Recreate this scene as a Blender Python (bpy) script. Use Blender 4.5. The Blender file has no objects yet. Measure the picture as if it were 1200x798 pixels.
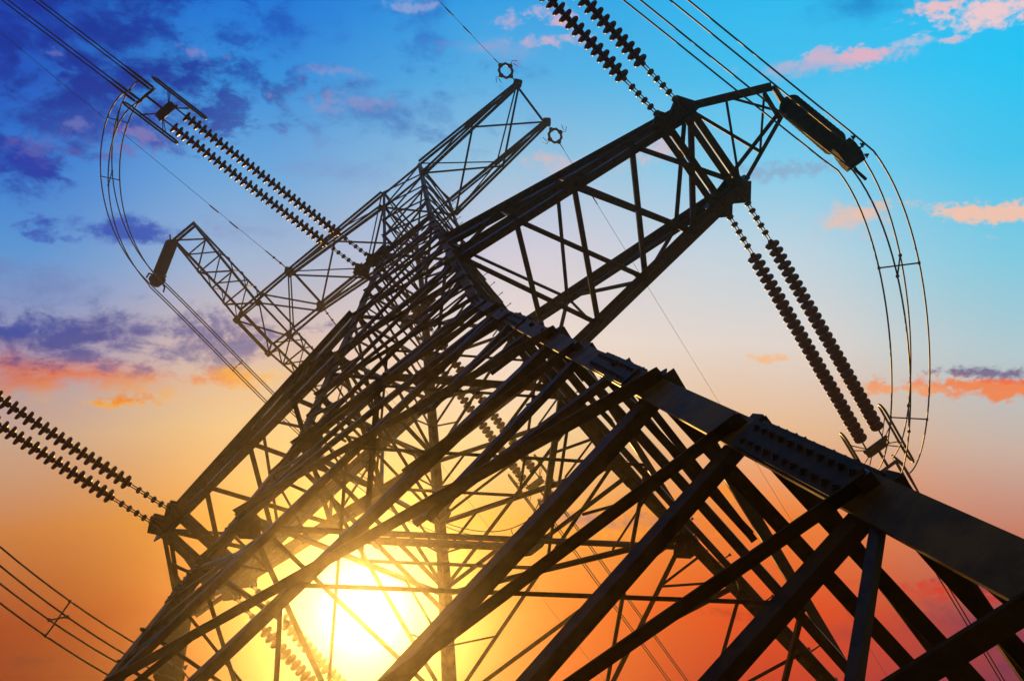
import bpy, math, random
from mathutils import Vector, Matrix
random.seed(7)
sc = bpy.context.scene
COL = sc.collection
S = 0.85                                   # metres per drawing unit
CAMZ = 1.5894
def M(p):                                  # drawing units -> metres
    return Vector((p[0] * S, p[1] * S, (p[2] - CAMZ) * S + 1.6))

# ------------------------------------------------------------------ camera
RIGHT = Vector((0.7825342575, 0.6102772477, -0.1232956480))
DOWN = Vector((-0.6139061697, 0.7233246314, -0.3161023450))
FWD = Vector((-0.1037272899, 0.3230528728, 0.9406792709))
UP = -DOWN
FPX = 1126.785
CAM = (3.60003, -6.20854, CAMZ)
cd = bpy.data.cameras.new('camera')
cam = bpy.data.objects.new('camera', cd)
COL.objects.link(cam)
cd.sensor_width = 36.0
cd.sensor_fit = 'HORIZONTAL'
cd.lens = FPX / 1200.0 * 36.0
cd.clip_start = 0.05
cd.clip_end = 3000
m = Matrix.Identity(4)
for i in range(3):
    m[i][0] = RIGHT[i]; m[i][1] = UP[i]; m[i][2] = -FWD[i]
m.translation = M(CAM)
cam.matrix_world = m
sc.camera = cam

def ray(u, v):
    d = RIGHT * ((u - 600) / FPX) + DOWN * ((v - 399) / FPX) + FWD
    return d.normalized()
SUN_DIR = ray(425, 714)

# ------------------------------------------------------------------ materials
def nt_new(mat):
    mat.use_nodes = True
    nt = mat.node_tree
    return nt, nt.nodes['Principled BSDF']
def steel(name, base, dark, metallic, rough, scale=6.0, rust=0.0, spec=.5):
    mat = bpy.data.materials.new(name)
    nt, b = nt_new(mat)
    tc = nt.nodes.new('ShaderNodeTexCoord')
    n = nt.nodes.new('ShaderNodeTexNoise'); n.inputs['Scale'].default_value = scale; n.inputs['Detail'].default_value = 6; n.inputs['Roughness'].default_value = 0.65
    nt.links.new(tc.outputs['Object'], n.inputs['Vector'])
    r = nt.nodes.new('ShaderNodeValToRGB')
    r.color_ramp.elements[0].position = 0.38; r.color_ramp.elements[0].color = (*dark, 1)
    r.color_ramp.elements[1].position = 0.62; r.color_ramp.elements[1].color = (*base, 1)
    nt.links.new(n.outputs['Fac'], r.inputs['Fac'])
    col = r.outputs['Color']
    if rust > 0:
        n2 = nt.nodes.new('ShaderNodeTexNoise'); n2.inputs['Scale'].default_value = scale * 0.37; n2.inputs['Detail'].default_value = 8
        nt.links.new(tc.outputs['Object'], n2.inputs['Vector'])
        mr = nt.nodes.new('ShaderNodeMapRange'); mr.inputs['From Min'].default_value = 0.56; mr.inputs['From Max'].default_value = 0.72; mr.inputs['To Max'].default_value = rust
        nt.links.new(n2.outputs['Fac'], mr.inputs['Value'])
        mx = nt.nodes.new('ShaderNodeMix'); mx.data_type = 'RGBA'
        nt.links.new(mr.outputs['Result'], mx.inputs['Factor']); nt.links.new(col, mx.inputs['A'])
        mx.inputs['B'].default_value = (0.07, 0.03, 0.012, 1)
        col = mx.outputs['Result']
    nt.links.new(col, b.inputs['Base Color'])
    b.inputs['Metallic'].default_value = metallic
    n3 = nt.nodes.new('ShaderNodeMapRange'); n3.inputs['To Min'].default_value = rough - .12; n3.inputs['To Max'].default_value = rough + .15
    nt.links.new(n.outputs['Fac'], n3.inputs['Value']); nt.links.new(n3.outputs['Result'], b.inputs['Roughness'])
    b.inputs['Specular IOR Level'].default_value = spec
    bp = nt.nodes.new('ShaderNodeBump'); bp.inputs['Strength'].default_value = 0.15; bp.inputs['Distance'].default_value = 0.01
    nt.links.new(n.outputs['Fac'], bp.inputs['Height']); nt.links.new(bp.outputs['Normal'], b.inputs['Normal'])
    return mat
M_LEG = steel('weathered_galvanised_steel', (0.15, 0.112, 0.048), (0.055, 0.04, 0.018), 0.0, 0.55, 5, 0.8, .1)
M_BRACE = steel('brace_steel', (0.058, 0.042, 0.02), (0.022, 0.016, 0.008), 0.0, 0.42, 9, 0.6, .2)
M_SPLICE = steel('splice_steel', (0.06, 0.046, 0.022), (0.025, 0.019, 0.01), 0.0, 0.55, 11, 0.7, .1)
M_HARD = steel('forged_fittings', (0.12, 0.11, 0.09), (0.06, 0.055, 0.05), 0.5, 0.45, 12)
M_WIRE = steel('aluminium_strand', (0.10, 0.10, 0.10), (0.05, 0.05, 0.05), 0.6, 0.5, 20)
M_BOOT = steel('jumper_insulator_sheath', (0.012, 0.009, 0.008), (0.006, 0.005, 0.004), 0.0, 0.85, 9, 0, .12)
def glaze(name, c, rough):
    mat = bpy.data.materials.new(name); nt, b = nt_new(mat)
    n = nt.nodes.new('ShaderNodeTexNoise'); n.inputs['Scale'].default_value = 9
    r = nt.nodes.new('ShaderNodeValToRGB')
    r.color_ramp.elements[0].position = .35; r.color_ramp.elements[0].color = (c[0] * .6, c[1] * .6, c[2] * .6, 1)
    r.color_ramp.elements[1].position = .65; r.color_ramp.elements[1].color = (*c, 1)
    nt.links.new(n.outputs['Fac'], r.inputs['Fac']); nt.links.new(r.outputs['Color'], b.inputs['Base Color'])
    b.inputs['Roughness'].default_value = rough; b.inputs['Specular IOR Level'].default_value = .16
    return mat
M_DISC = glaze('brown_porcelain', (0.105, 0.013, 0.007), 0.4)
M_SOIL = steel('dry_soil_and_grass', (0.07, 0.065, 0.03), (0.035, 0.03, 0.018), 0.0, 0.9, 0.8)

# ------------------------------------------------------------------ mesh helper
class MB:
    def __init__(s): s.v = []; s.f = []; s.sm = []
    def add(s, vs, fs, smooth=False):
        o = len(s.v); s.v += [tuple(v) for v in vs]; s.f += [tuple(i + o for i in f) for f in fs]; s.sm += [smooth] * len(fs)
    def build(s, name, mat, parent=None, origin=None):
        me = bpy.data.meshes.new(name)
        o0 = Vector(origin) if origin is not None else Vector((0, 0, 0))
        me.from_pydata([tuple(Vector(v) - o0) for v in s.v], [], s.f)
        me.polygons.foreach_set('use_smooth', s.sm)
        me.materials.append(mat); me.update()
        ob = bpy.data.objects.new(name, me); COL.objects.link(ob)
        if parent is not None:
            ob.parent = parent
            pw = world_loc(parent)
            ob.location = o0 - pw
        else:
            ob.location = o0
        return ob
def world_loc(o):
    l = Vector(o.location)
    while o.parent: o = o.parent; l = l + Vector(o.location)
    return l
def tag(o, label=None, cat=None, group=None, kind=None):
    if label: o['label'] = label
    if cat: o['category'] = cat
    if group: o['group'] = group
    if kind: o['kind'] = kind
    return o
def empty(name, loc, label=None, cat=None, group=None):
    o = bpy.data.objects.new(name, None); COL.objects.link(o); o.location = loc
    o.empty_display_size = 0.2
    return tag(o, label, cat, group)
def perp(a, ref):
    a = a.normalized(); r = Vector(ref); r = r - a * r.dot(a)
    if r.length < 1e-5:
        r = Vector((0, 0, 1)) if abs(a.z) < .9 else Vector((1, 0, 0)); r = r - a * r.dot(a)
    return r.normalized()
def angle(mb, A, B, size, n1, n2=None, th=None, off=(0, 0)):
    """steel angle from A to B (metres): flange 1 along n1, flange 2 along n2, corner on the line"""
    A, B = Vector(A), Vector(B); d = (B - A)
    n1 = perp(d, n1)
    if n2 is None: n2 = d.normalized().cross(n1)
    else:
        n2 = Vector(n2); c = d.normalized().cross(n1); n2 = c if c.dot(n2) > 0 else -c
    th = th or max(0.007, size * 0.11)
    prof = [(0, 0), (size, 0), (size, th), (th, th), (th, size), (0, size)]
    vs = []
    for P in (A, B):
        for (x, y) in prof: vs.append(P + n1 * (x + off[0]) + n2 * (y + off[1]))
    n = 6
    fs = [(i, (i + 1) % n, (i + 1) % n + n, i + n) for i in range(n)]
    fs += [(0, 1, 2, 3), (0, 3, 4, 5), (9, 8, 7, 6), (11, 10, 9, 6)]
    mb.add(vs, fs)
def plate(mb, C, n, u, w, h, t, cut=0.25):
    """chamfered plate centred at C, normal n, width along u"""
    n = Vector(n).normalized(); u = perp(n, u); v = n.cross(u); C = Vector(C)
    a, b = w / 2, h / 2; ca, cb = w * cut / 2, h * cut / 2
    out = [(a, -b + cb), (a, b - cb), (a - ca, b), (-a + ca, b), (-a, b - cb), (-a, -b + cb), (-a + ca, -b), (a - ca, -b)]
    vs = [C + u * x + v * y - n * t / 2 for x, y in out] + [C + u * x + v * y + n * t / 2 for x, y in out]
    k = len(out)
    fs = [tuple(range(k))[::-1], tuple(range(k, 2 * k))] + [(i, (i + 1) % k, (i + 1) % k + k, i + k) for i in range(k)]
    mb.add(vs, fs)
def bolts(mb, C, n, u, nx, ny, sx, sy, r=0.018, h=0.03):
    """hex nuts with washer and thread end, each turned at random"""
    n = Vector(n).normalized(); u = perp(n, u); v = n.cross(u); C = Vector(C)
    for i in range(nx):
        for j in range(ny):
            p = C + u * ((i - (nx - 1) / 2) * sx + random.uniform(-.06, .06) * sx) + v * ((j - (ny - 1) / 2) * sy)
            a0 = random.uniform(0, 1.0); hh = h * random.uniform(.85, 1.2)
            for (rr, z0, z1, k_) in ((r * 1.5, 0, h * .16, 8), (r, h * .16, hh * .75, 6), (r * .5, hh * .75, hh * 1.25, 6)):
                vs = []
                for z in (z0, z1):
                    for k in range(k_):
                        a = k * 2 * math.pi / k_ + a0
                        vs.append(p + (u * math.cos(a) + v * math.sin(a)) * rr + n * z)
                mb.add(vs, [(k, (k + 1) % k_, (k + 1) % k_ + k_, k + k_) for k in range(k_)] + [tuple(range(k_, 2 * k_))])
def tube(mb, pts, r, n=6, closed=False, caps=True):
    pts = [Vector(p) for p in pts]; L = len(pts); rings = []
    ref = None
    for i, p in enumerate(pts):
        if closed: d = pts[(i + 1) % L] - pts[i - 1]
        else: d = pts[min(i + 1, L - 1)] - pts[max(i - 1, 0)]
        if ref is None: ref = perp(d, (0.3, 0.2, 1))
        ref = perp(d, ref); w = d.normalized().cross(ref)
        rr = r[i] if isinstance(r, (list, tuple)) else r
        rings.append([p + (ref * math.cos(2 * math.pi * k / n) + w * math.sin(2 * math.pi * k / n)) * rr for k in range(n)])
    vs = [v for R_ in rings for v in R_]; fs = []
    for i in range(L if closed else L - 1):
        j = (i + 1) % L
        for k in range(n):
            fs.append((i * n + k, i * n + (k + 1) % n, j * n + (k + 1) % n, j * n + k))
    if not closed and caps:
        fs.append(tuple(range(n))[::-1]); fs.append(tuple(range((L - 1) * n, L * n)))
    mb.add(vs, fs, True)
def lathe(mb, A, axis, prof, n=14):
    """prof: list of (distance along axis, radius) from A"""
    axis = Vector(axis).normalized(); A = Vector(A); u = perp(axis, (0.2, 0.3, 1)); w = axis.cross(u)
    vs = []; fs = []
    for (t, r) in prof:
        for k in range(n):
            a = 2 * math.pi * k / n
            vs.append(A + axis * t + (u * math.cos(a) + w * math.sin(a)) * max(r, 1e-4))
    for i in range(len(prof) - 1):
        for k in range(n):
            fs.append((i * n + k, i * n + (k + 1) % n, (i + 1) * n + (k + 1) % n, (i + 1) * n + k))
    fs.append(tuple(range(n))[::-1]); fs.append(tuple(range((len(prof) - 1) * n, len(prof) * n)))
    mb.add(vs, fs, True)
def lerp(a, b, t): return Vector(a) * (1 - t) + Vector(b) * t

# ------------------------------------------------------------------ tower geometry (drawing units)
ZT, ZM, ZK, ZA = 41.786, 31.064, 16.694, 21.257
WT, WM, WK, WB = 1.0, 0.9686, 1.975, 4.706
ZG = CAMZ - 1.6 / S                         # ground
def w_at(z):
    if z >= ZM: return WM + (WT - WM) * (z - ZM) / (ZT - ZM)
    if z >= ZK: return WK + (WM - WK) * (z - ZK) / (ZM - ZK)
    return WK + (WB - WK) * (ZK - z) / ZK
SGN = {'NL': (1, -1), 'RL': (1, 1), 'LL': (-1, -1), 'FL': (-1, 1)}
def leg(n, z): w = w_at(z); s = SGN[n]; return Vector((s[0] * w, s[1] * w, z))
FACES = {'-y': ('NL', 'LL', (0, -1, 0)), '+y': ('RL', 'FL', (0, 1, 0)), '+x': ('NL', 'RL', (1, 0, 0)), '-x': ('LL', 'FL', (-1, 0, 0))}

tower = empty('lattice_tower', M((0, 0, ZG)), 'tall dark steel lattice pylon with long lower arms and bolted angle legs', 'pylon')

def part(name, mb, mat, parent, origin): return mb.build(name, mat, parent, origin)

# legs
for n, s in SGN.items():
    mb = MB()
    segs = [(ZG - 0.4, ZK, .178, .02), (ZK, ZM, .165, .017), (ZM, ZT, .13, .014)]
    for (za, zb, sz, th) in segs:
        A, B = M(leg(n, za)), M(leg(n, zb))
        angle(mb, A, B, sz * S, (-s[0], 0, 0), (0, -s[1], 0), th * S)
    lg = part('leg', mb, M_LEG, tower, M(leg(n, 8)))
    # bolted splice plates on both outer faces
    for z in (5.0, 7.9, 12.4, ZK, 20.3, 25.7, ZM, 36.0):
        d = (M(leg(n, z + .3)) - M(leg(n, z - .3))).normalized()
        sz = (.178 if z < ZK else .165 if z < ZM else .13) * S
        ln = (1.5 if z in (ZK,) else 1.05 if z < ZM else .6) * S
        P = M(leg(n, z))
        smb = MB()
        for ax in (0, 1):
            nv = Vector((s[0], 0, 0)) if ax == 0 else Vector((0, s[1], 0))
            iv = Vector((0, -s[1], 0)) if ax == 0 else Vector((-s[0], 0, 0))
            nn = perp(d, nv); ii = perp(d, iv)
            plate(smb, P + nn * 0.010 + ii * sz * .5, nn, d, ln, sz * .9, 0.012, .06)
            bolts(smb, P + nn * 0.017 + ii * sz * .5, nn, d, int(ln / .075), 2, .075, sz * .48, .0115, .013)
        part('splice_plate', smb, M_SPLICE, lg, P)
    # step bolts
    if n in ('RL', 'LL', 'NL'):
        z = 3.0 if n != 'RL' else 5
        k = 0
        proto = None
        while z < 41 and n == 'RL':
            P = M(leg(n, z))
            nv = Vector((s[0], 0, 0)) if k % 2 == 0 else Vector((0, s[1], 0))
            iv = Vector((0, -s[1], 0)) if k % 2 == 0 else Vector((-s[0], 0, 0))
            b = MB(); tube(b, [P + iv * .06, P + iv * .06 + nv * .15, P + iv * .06 + nv * .16, P + iv * .06 + nv * .18], [.009, .009, .018, .018], 6)
            part('step_bolt', b, M_HARD, lg, P)
            z += 0.52; k += 1

# face bracing
def face_pt(face, z, t):
    a, b, nrm = FACES[face]
    return leg(a, z).lerp(leg(b, z), t)
def member(name, A, B, size, face_n, parent=tower, flip=1, off=0.0, mat=None):
    """A, B in drawing units; flange 1 lies in the face plane, flange 2 points inward"""
    A, B = M(A), M(B); d = B - A
    n_out = Vector(face_n)
    inpl = d.normalized().cross(n_out)
    if inpl.length < 1e-3: inpl = perp(d, (0, 0, 1))
    mb = MB()
    sh = perp(d, n_out) * off
    c = inpl.normalized() * (-size * S * .5 * flip)
    angle(mb, A + sh + c, B + sh + c, size * S, inpl * flip, -n_out)
    return part(name, mb, mat or M_BRACE, parent, (A + B) / 2)

PANELS = [  # z low, z high, diagonal size, redundant pattern
    (-0.7, 2.5, .1, 0), (2.5, 7.0, .094, 3), (7.0, 10.25, .094, 2), (10.25, 14.25, .085, 2), (14.25, ZK, .07, 1),
    (ZK, 18.9, .074, 1), (18.9, ZA, .072, 1), (ZA, 24.25, .076, 1), (24.25, 26.5, .064, 1), (26.5, 28.8, .06, 1), (28.8, ZM, .058, 1),
    (ZM, 33.6, .056, 0), (33.6, 36.2, .054, 0), (36.2, 38.8, .052, 0), (38.8, ZT, .054, 0)]
HORIZ = {14.25: .075, ZK: .085, 18.9: .06, ZA: .1, 24.25: .085, 26.5: .06, 28.8: .06, ZM: .08, 33.6: .055, 36.2: .055, 38.8: .08, ZT: .08}
def face_member(name, A, B, size, face_n, outside, ext=0.0, mat=None):
    """angle bolted to the outer or inner side of the leg flanges; A, B in drawing units"""
    A, B = Vector(A), Vector(B); e = (B - A).normalized() * ext
    A, B = M(A - e), M(B + e); d = B - A; n_out = perp(d, face_n)
    inpl = d.normalized().cross(n_out)
    if inpl.z < 0: inpl = -inpl
    mb = MB(); w = size * S
    if outside: angle(mb, A + n_out * .002 - inpl * w * .5, B + n_out * .002 - inpl * w * .5, w, inpl, n_out)
    else: angle(mb, A - n_out * .020 - inpl * w * .5, B - n_out * .020 - inpl * w * .5, w, inpl, -n_out)
    return part(name, mb, mat or M_BRACE, tower, (A + B) / 2)
for face, (a, b, nrm) in FACES.items():
    for (z0, z1, sz, red) in PANELS:
        A0, A1, B0, B1 = leg(a, z0), leg(a, z1), leg(b, z0), leg(b, z1)
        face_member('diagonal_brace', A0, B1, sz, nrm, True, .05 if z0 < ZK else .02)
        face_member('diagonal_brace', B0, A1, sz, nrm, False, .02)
        wa, wb = w_at(z0), w_at(z1)
        X = A0.lerp(B1, wa / (wa + wb))
        for (L0, L1, own_out) in ((A0, A1, True), (B0, B1, False)):
            if red == 2:
                face_member('redundant_brace', L0.lerp(L1, .66), L1.lerp(X, .60), sz * .68, nrm, True, -.05)
                face_member('redundant_brace', L0.lerp(L1, .63), L0.lerp(X, .55), sz * .72, nrm, False, .05)
                face_member('redundant_brace', L0.lerp(L1, .27), L0.lerp(X, .58), sz * .62, nrm, False, .05)
            elif red == 3:
                face_member('redundant_brace', L0.lerp(L1, .70), L1.lerp(X, .66), sz * .72, nrm, True, -.04)
                face_member('redundant_brace', L0.lerp(L1, .695), L0.lerp(X, .72), sz * .78, nrm, False, .05)
                face_member('redundant_brace', L0.lerp(L1, .44), L0.lerp(X, .88), sz * .66, nrm, True, -.04)
                face_member('redundant_brace', L0.lerp(L1, .435), L0.lerp(X, .50), sz * .7, nrm, False, .05)
                face_member('redundant_brace', L0.lerp(L1, .44), L0.lerp(X, .27), sz * .42, nrm, False, .05)
                face_member('redundant_brace', L0.lerp(L1, .22), L0.lerp(X, .46), sz * .95, nrm, True, .05)
            elif red == 1:
                face_member('redundant_brace', L0.lerp(L1, .5), L1.lerp(X, .5), sz * .55, nrm, True)
                face_member('redundant_brace', L0.lerp(L1, .5), L0.lerp(X, .5), sz * .55, nrm, False)
            if red == 2 and (z0 > 10 or face in ('+y', '-x')):
                face_member('secondary_brace', L0.lerp(L1, .86), L1.lerp(X, .33), .042, nrm, False, .02)
                face_member('secondary_brace', L0.lerp(L1, .66), L1.lerp(X, .33), .042, nrm, False, .02)
                face_member('secondary_brace', L0.lerp(L1, .45), L0.lerp(X, .62), .042, nrm, False, .02)
                face_member('secondary_brace', L0.lerp(L1, .13), L0.lerp(X, .27), .042, nrm, False, .02)
        if z0 >= ZK - .1:
            for L, o in ((A1, B1), (B1, A1)):
                d = (o - L).normalized(); nn = Vector(nrm)
                mb = MB(); g = (.36 if z1 < ZM else .26) * S
                plate(mb, M(L) + Vector(d) * g * .42 - nn * .028, nn, d, g, g * 1.2, .010, .5)
                bolts(mb, M(L) + Vector(d) * g * .42 - nn * .022, nn, d, 2, 3, g * .3, g * .27, .012, .018)
                part('leg_gusset', mb, M_BRACE, tower, M(L))
    for z, sz in HORIZ.items():
        face_member('horizontal_strut', leg(a, z), leg(b, z), sz, nrm, False)
# plan bracing seen from below
def strut(name, A, B, size, parent=tower, ref=(0, 0, 1), mat=None):
    A, B = M(A), M(B); mb = MB()
    side = (B - A).normalized().cross(Vector(ref))
    angle(mb, A, B, size * S, side, ref)
    return part(name, mb, mat or M_BRACE, parent, (A + B) / 2)
strut('diaphragm_brace', leg('RL', 13.83), leg('LL', 13.83), .065)
strut('diaphragm_brace', leg('RL', 20.1), leg('LL', 20.1), .07)
for z, s_ in ((24.25, .08), (ZM, .08), (38.8, .07)):
    strut('diaphragm_brace', leg('RL', z), leg('LL', z), s_)
    strut('diaphragm_brace', leg('NL', z) + Vector((0, 0, -.15)), leg('FL', z) + Vector((0, 0, -.15)), s_)
for (z0, z1) in ((7.0, 10.25), (10.25, 14.25), (14.25, ZK), (ZK, 18.9)):      # hip braces between neighbouring panel crossings
    zc = z0 + (z1 - z0) * w_at(z0) / (w_at(z0) + w_at(z1))
    c4 = [face_pt(f, zc, .5) for f in ('-y', '+x', '+y', '-x')]
    for k in range(4): strut('hip_brace', c4[k], c4[(k + 1) % 4], .045)
fm = {f: face_pt(f, 16.15, .5) for f in FACES}
for f0, f1 in (('-y', '+x'), ('+x', '+y'), ('+y', '-x'), ('-x', '-y')): strut('diaphragm_brace', fm[f0], fm[f1], .1)
for f, (a, b, nrm) in FACES.items():
    nn = Vector(nrm); mb = MB(); u = Vector((nn.y, nn.x, 0)); P = M(fm[f]) - nn * .05
    plate(mb, P, nn, u, .5 * S, .42 * S, .012, .5); bolts(mb, P + nn * .006, nn, u, 4, 3, .09, .1, .013, .02)
    part('gusset_plate', mb, M_BRACE, tower, P)
    face_member('horizontal_strut', leg(a, 16.15), leg(b, 16.15), .085, nrm, False)
for n_ in ('RL', 'LL'):                     # bolted gussets where the plan braces meet the legs
    for z in (13.83, ZK):
        s_ = SGN[n_]; mb = MB(); P = M(leg(n_, z)) + Vector((-s_[0] * .16, -s_[1] * .16, 0))
        plate(mb, P, (0, 0, 1), (1, 1, 0), .3, .34, .012, .4); bolts(mb, P - Vector((0, 0, .006)), (0, 0, -1), (1, 1, 0), 3, 3, .08, .09, .013, .02)
        part('gusset_plate', mb, M_BRACE, tower, P)

# ------------------------------------------------------------------ cross arms
def arm_truss(arm, roots_b, roots_t, tips_b, tips_t, bays, chord, brace, nsides=True):
    """roots/tips: (-y, +y) points. Adds chords, plan X bracing, side webs as sub-parts of arm"""
    def P(r, t, k): return Vector(r).lerp(Vector(t), k)
    for i in (0, 1):
        yv = (0, -1 if i == 0 else 1, 0)
        for r, t, sgn in ((roots_b[i], tips_b[i], 1), (roots_t[i], tips_t[i], -1)):
            A, B = M(r), M(t); mb = MB()
            angle(mb, A, B, chord * S, Vector(yv) * -1, (0, 0, sgn))
            angle(mb, A + Vector(yv) * .03, B + Vector(yv) * .03, chord * S * .8, Vector(yv), (0, 0, sgn))
            mb.build('chord', M_BRACE, arm, (A + B) / 2)
    for k in range(bays):
        k0, k1 = k / bays, (k + 1) / bays
        for (R_, T_, zsg, sz) in ((roots_b, tips_b, 1, brace), (roots_t, tips_t, -1, brace * .7)):
            a0, a1 = P(R_[0], T_[0], k0), P(R_[0], T_[0], k1); b0, b1 = P(R_[1], T_[1], k0), P(R_[1], T_[1], k1)
            if zsg < 0 and k % 2: continue_top = True
            if zsg > 0 or k % 2 == 0: strut('brace', a0, b1, sz, arm, (0, 0, zsg))
            if zsg > 0 or k % 2: strut('brace', a1 + Vector((0, 0, .03 * zsg)), b0 + Vector((0, 0, .03 * zsg)), sz, arm, (0, 0, zsg))
        for i in (0, 1):
            bA, bB = P(roots_b[i], tips_b[i], k0), P(roots_b[i], tips_b[i], k1)
            tA, tB = P(roots_t[i], tips_t[i], k0), P(roots_t[i], tips_t[i], k1)
            if k == 0 or (bA - tA).length > .25:
                if k > 0: strut('brace', bA, tA, brace * .6, arm, (0, -1 if i == 0 else 1, 0))
                if k % 2 == 0: strut('brace', bA, tB, brace * .6, arm, (0, -1 if i == 0 else 1, 0))
                else: strut('brace', tA, bB, brace * .6, arm, (0, -1 if i == 0 else 1, 0))

# lower arms
LA = 6.98
for sx in (1, -1):
    mb = MB()
    # end frame: two cross members joining the attachment plates
    for x in (6.72, 7.28):
        A, B = M((sx * x, -1.0, ZA + .02)), M((sx * x, 1.0, ZA + .02))
        angle(mb, A, B, .14 * S, (sx, 0, 0), (0, 0, 1)); angle(mb, A - Vector((sx * .03, 0, 0)), B - Vector((sx * .03, 0, 0)), .14 * S, (-sx, 0, 0), (0, 0, 1))
    arm = mb.build('lower_crossarm', M_BRACE, tower, M((sx * LA, 0, ZA)))
    rb = [(sx * w_at(ZA), -w_at(ZA), ZA), (sx * w_at(ZA), w_at(ZA), ZA)]
    rt = [(sx * w_at(24.25), -w_at(24.25), 24.25), (sx * w_at(24.25), w_at(24.25), 24.25)]
    tb = [(sx * 7.3, -1.0, ZA), (sx * 7.3, 1.0, ZA)]
    tt = [(sx * 7.3, -1.0, ZA + .22), (sx * 7.3, 1.0, ZA + .22)]
    arm_truss(arm, rb, rt, tb, tt, 4, .17, .11)
    for sy in (-1, 1):
        for x in (6.75, 7.24):
            mb = MB(); C_ = M((sx * x, sy * 1.06, ZA + .02))
            plate(mb, C_ + Vector((0, sy * .05, 0)), (0, 0, 1), (1, sy * .7, 0), .42 * S, .46 * S, .03, .06)
            plate(mb, C_ + Vector((0, sy * .03, .14)), (0, 0, 1), (1, sy * .6, 0), .4 * S, .44 * S, .02, .08)
            plate(mb, C_ + Vector((.01, sy * .05, .1)), (1, 0, 0), (0, 0, 1), .36 * S, .5 * S, .025, .4)
            bolts(mb, C_ - Vector((0, 0, .015)), (0, 0, -1), (1, 0, 0), 3, 3, .12, .13, .016, .025)
            mb.build('attachment_plate', M_BRACE, arm, C_)
        mb = MB(); C_ = M((sx * 7.0, sy * .95, ZA + .12))
        plate(mb, C_, (0, 1, 0), (1, 0, 0), 1.1 * S, .5 * S, .02, .3); bolts(mb, C_ + Vector((0, sy * .01, 0)), (0, sy, 0), (1, 0, 0), 5, 2, .15, .18)
        mb.build('gusset_plate', M_BRACE, arm, C_)
    # jumper outrigger: two chords each side meeting at a short end bar
    tx, ty = (8.95, 0) if sx > 0 else (8.3, .7)
    e0, e1 = Vector((sx * tx, ty - .30, ZA + .02)), Vector((sx * (tx - .02), ty + .33, ZA + .02))
    mb = MB()
    angle(mb, M(e0), M(e1), .1 * S, (sx, 0, 0), (0, 0, 1)); angle(mb, M(e0) - Vector((sx * .12, 0, 0)), M(e1) - Vector((sx * .12, 0, 0)), .1 * S, (-sx, 0, 0), (0, 0, 1))
    br = mb.build('end_bar', M_BRACE, arm, M(e0))
    c1 = lambda t: Vector((sx * 7.25, -1.05, ZA + .1)).lerp(e0 + Vector((0, 0, .08)), t)
    c2 = lambda t: Vector((sx * 7.3, 1.05, ZA + .1)).lerp(e1 + Vector((0, 0, .08)), t)
    for (A, B, sz) in (((sx * 7.25, -1.1, ZA + .05), e0, .1), ((sx * 7.25, -.98, ZA + .3), e0 + Vector((0, .1, .06)), .1),
                       ((sx * 7.3, 1.1, ZA + .05), e1, .09), ((sx * 6.9, .9, ZA + .25), e1 + Vector((0, -.05, .08)), .09),
                       (c1(.02), c2(.45), .07), (c2(.02), c1(.5), .055), (c1(.5), c2(.97), .055), (c2(.47), c1(.95), .05)):
        strut('brace', A, B, sz, arm, (0, 0, 1))

# top arms carrying the earth wires
ZB = 38.8
for sx in (1, -1):
    zt_tip = ZT - (.35 if sx > 0 else .9)
    mb = MB()
    angle(mb, M((sx * 6.1, -.97, ZT)), M((sx * 6.1, .97, ZT)), .09 * S, (-sx, 0, 0), (0, 0, -1))
    arm = mb.build('upper_crossarm', M_BRACE, tower, M((sx * 6.1, 0, ZT)))
    wb, wt = w_at(ZB), w_at(ZT)
    arm_truss(arm, [(sx * wb, -wb, ZB), (sx * wb, wb, ZB)], [(sx * wt, -wt, ZT), (sx * wt, wt, ZT)],
              [(sx * 6.12, -.97, zt_tip), (sx * 6.12, .97, zt_tip)], [(sx * 6.12, -.97, ZT), (sx * 6.12, .97, ZT)], 2, .11, .075)
    for sy in (-1, 1):
        mb = MB(); C_ = M((sx * 6.14, sy * .99, ZT - .1))
        plate(mb, C_, (0, 0, 1), (1, sy * .8, 0), .34 * S, .36 * S, .02, .3); plate(mb, C_ - Vector((0, 0, .1)), (0, 1, 0), (1, 0, 0), .3 * S, .3 * S, .02, .4)
        bolts(mb, C_ - Vector((0, 0, .01)), (0, 0, -1), (1, 0, 0), 2, 2, .1, .1, .012, .02)
        mb.build('gusset_plate', M_BRACE, arm, C_)

# jumper beam beyond the left top arm, running along the line
mb = MB()
XI, XO, ZL = -7.68, -8.86, ZT - 1.3
for x in (XI, XO):
    for z in (ZT, ZL):
        for y in (-.93, .95):
            pass
beam = None
def L(mb_, A, B, sz, n1, n2): angle(mb_, M(A), M(B), sz * S, n1, n2)
for y in (-4.98, 4.98):
    if y > 0: mb = MB()
    L(mb, (XI, y, ZT), (XO, y, ZT), .11, (0, 1 if y < 0 else -1, 0), (0, 0, -1))
    L(mb, (XI, y * .975, ZT - .12), (XO, y * .975, ZT - .12), .11, (0, 1 if y < 0 else -1, 0), (0, 0, -1))
    if y < 0: beam = mb.build('jumper_beam', M_BRACE, tower, M((-8.2, 0, ZT)))
    else: mb.build('end_bar', M_BRACE, beam, M((-8.2, y, ZT)))
for x in (XI, XO):
    for sy in (-1, 1):
        for z0, z1 in ((ZT, ZT), (ZL, ZT - .15)):
            mb = MB(); L(mb, (x, 0, z0), (x, sy * .95, z0), .09, (1 if x == XI else -1, 0, 0), (0, 0, 1))
            L(mb, (x, sy * .95, z0), (x, sy * 4.98, z1), .09, (-1 if x == XI else 1, 0, 0), (0, 0, -1 if z0 == ZT else 1))
            mb.build('chord', M_BRACE, beam, M((x, sy * 2.5, z0)))
ys = [0, .95, 1.75, 2.55, 3.35, 4.15, 4.98]
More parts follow.
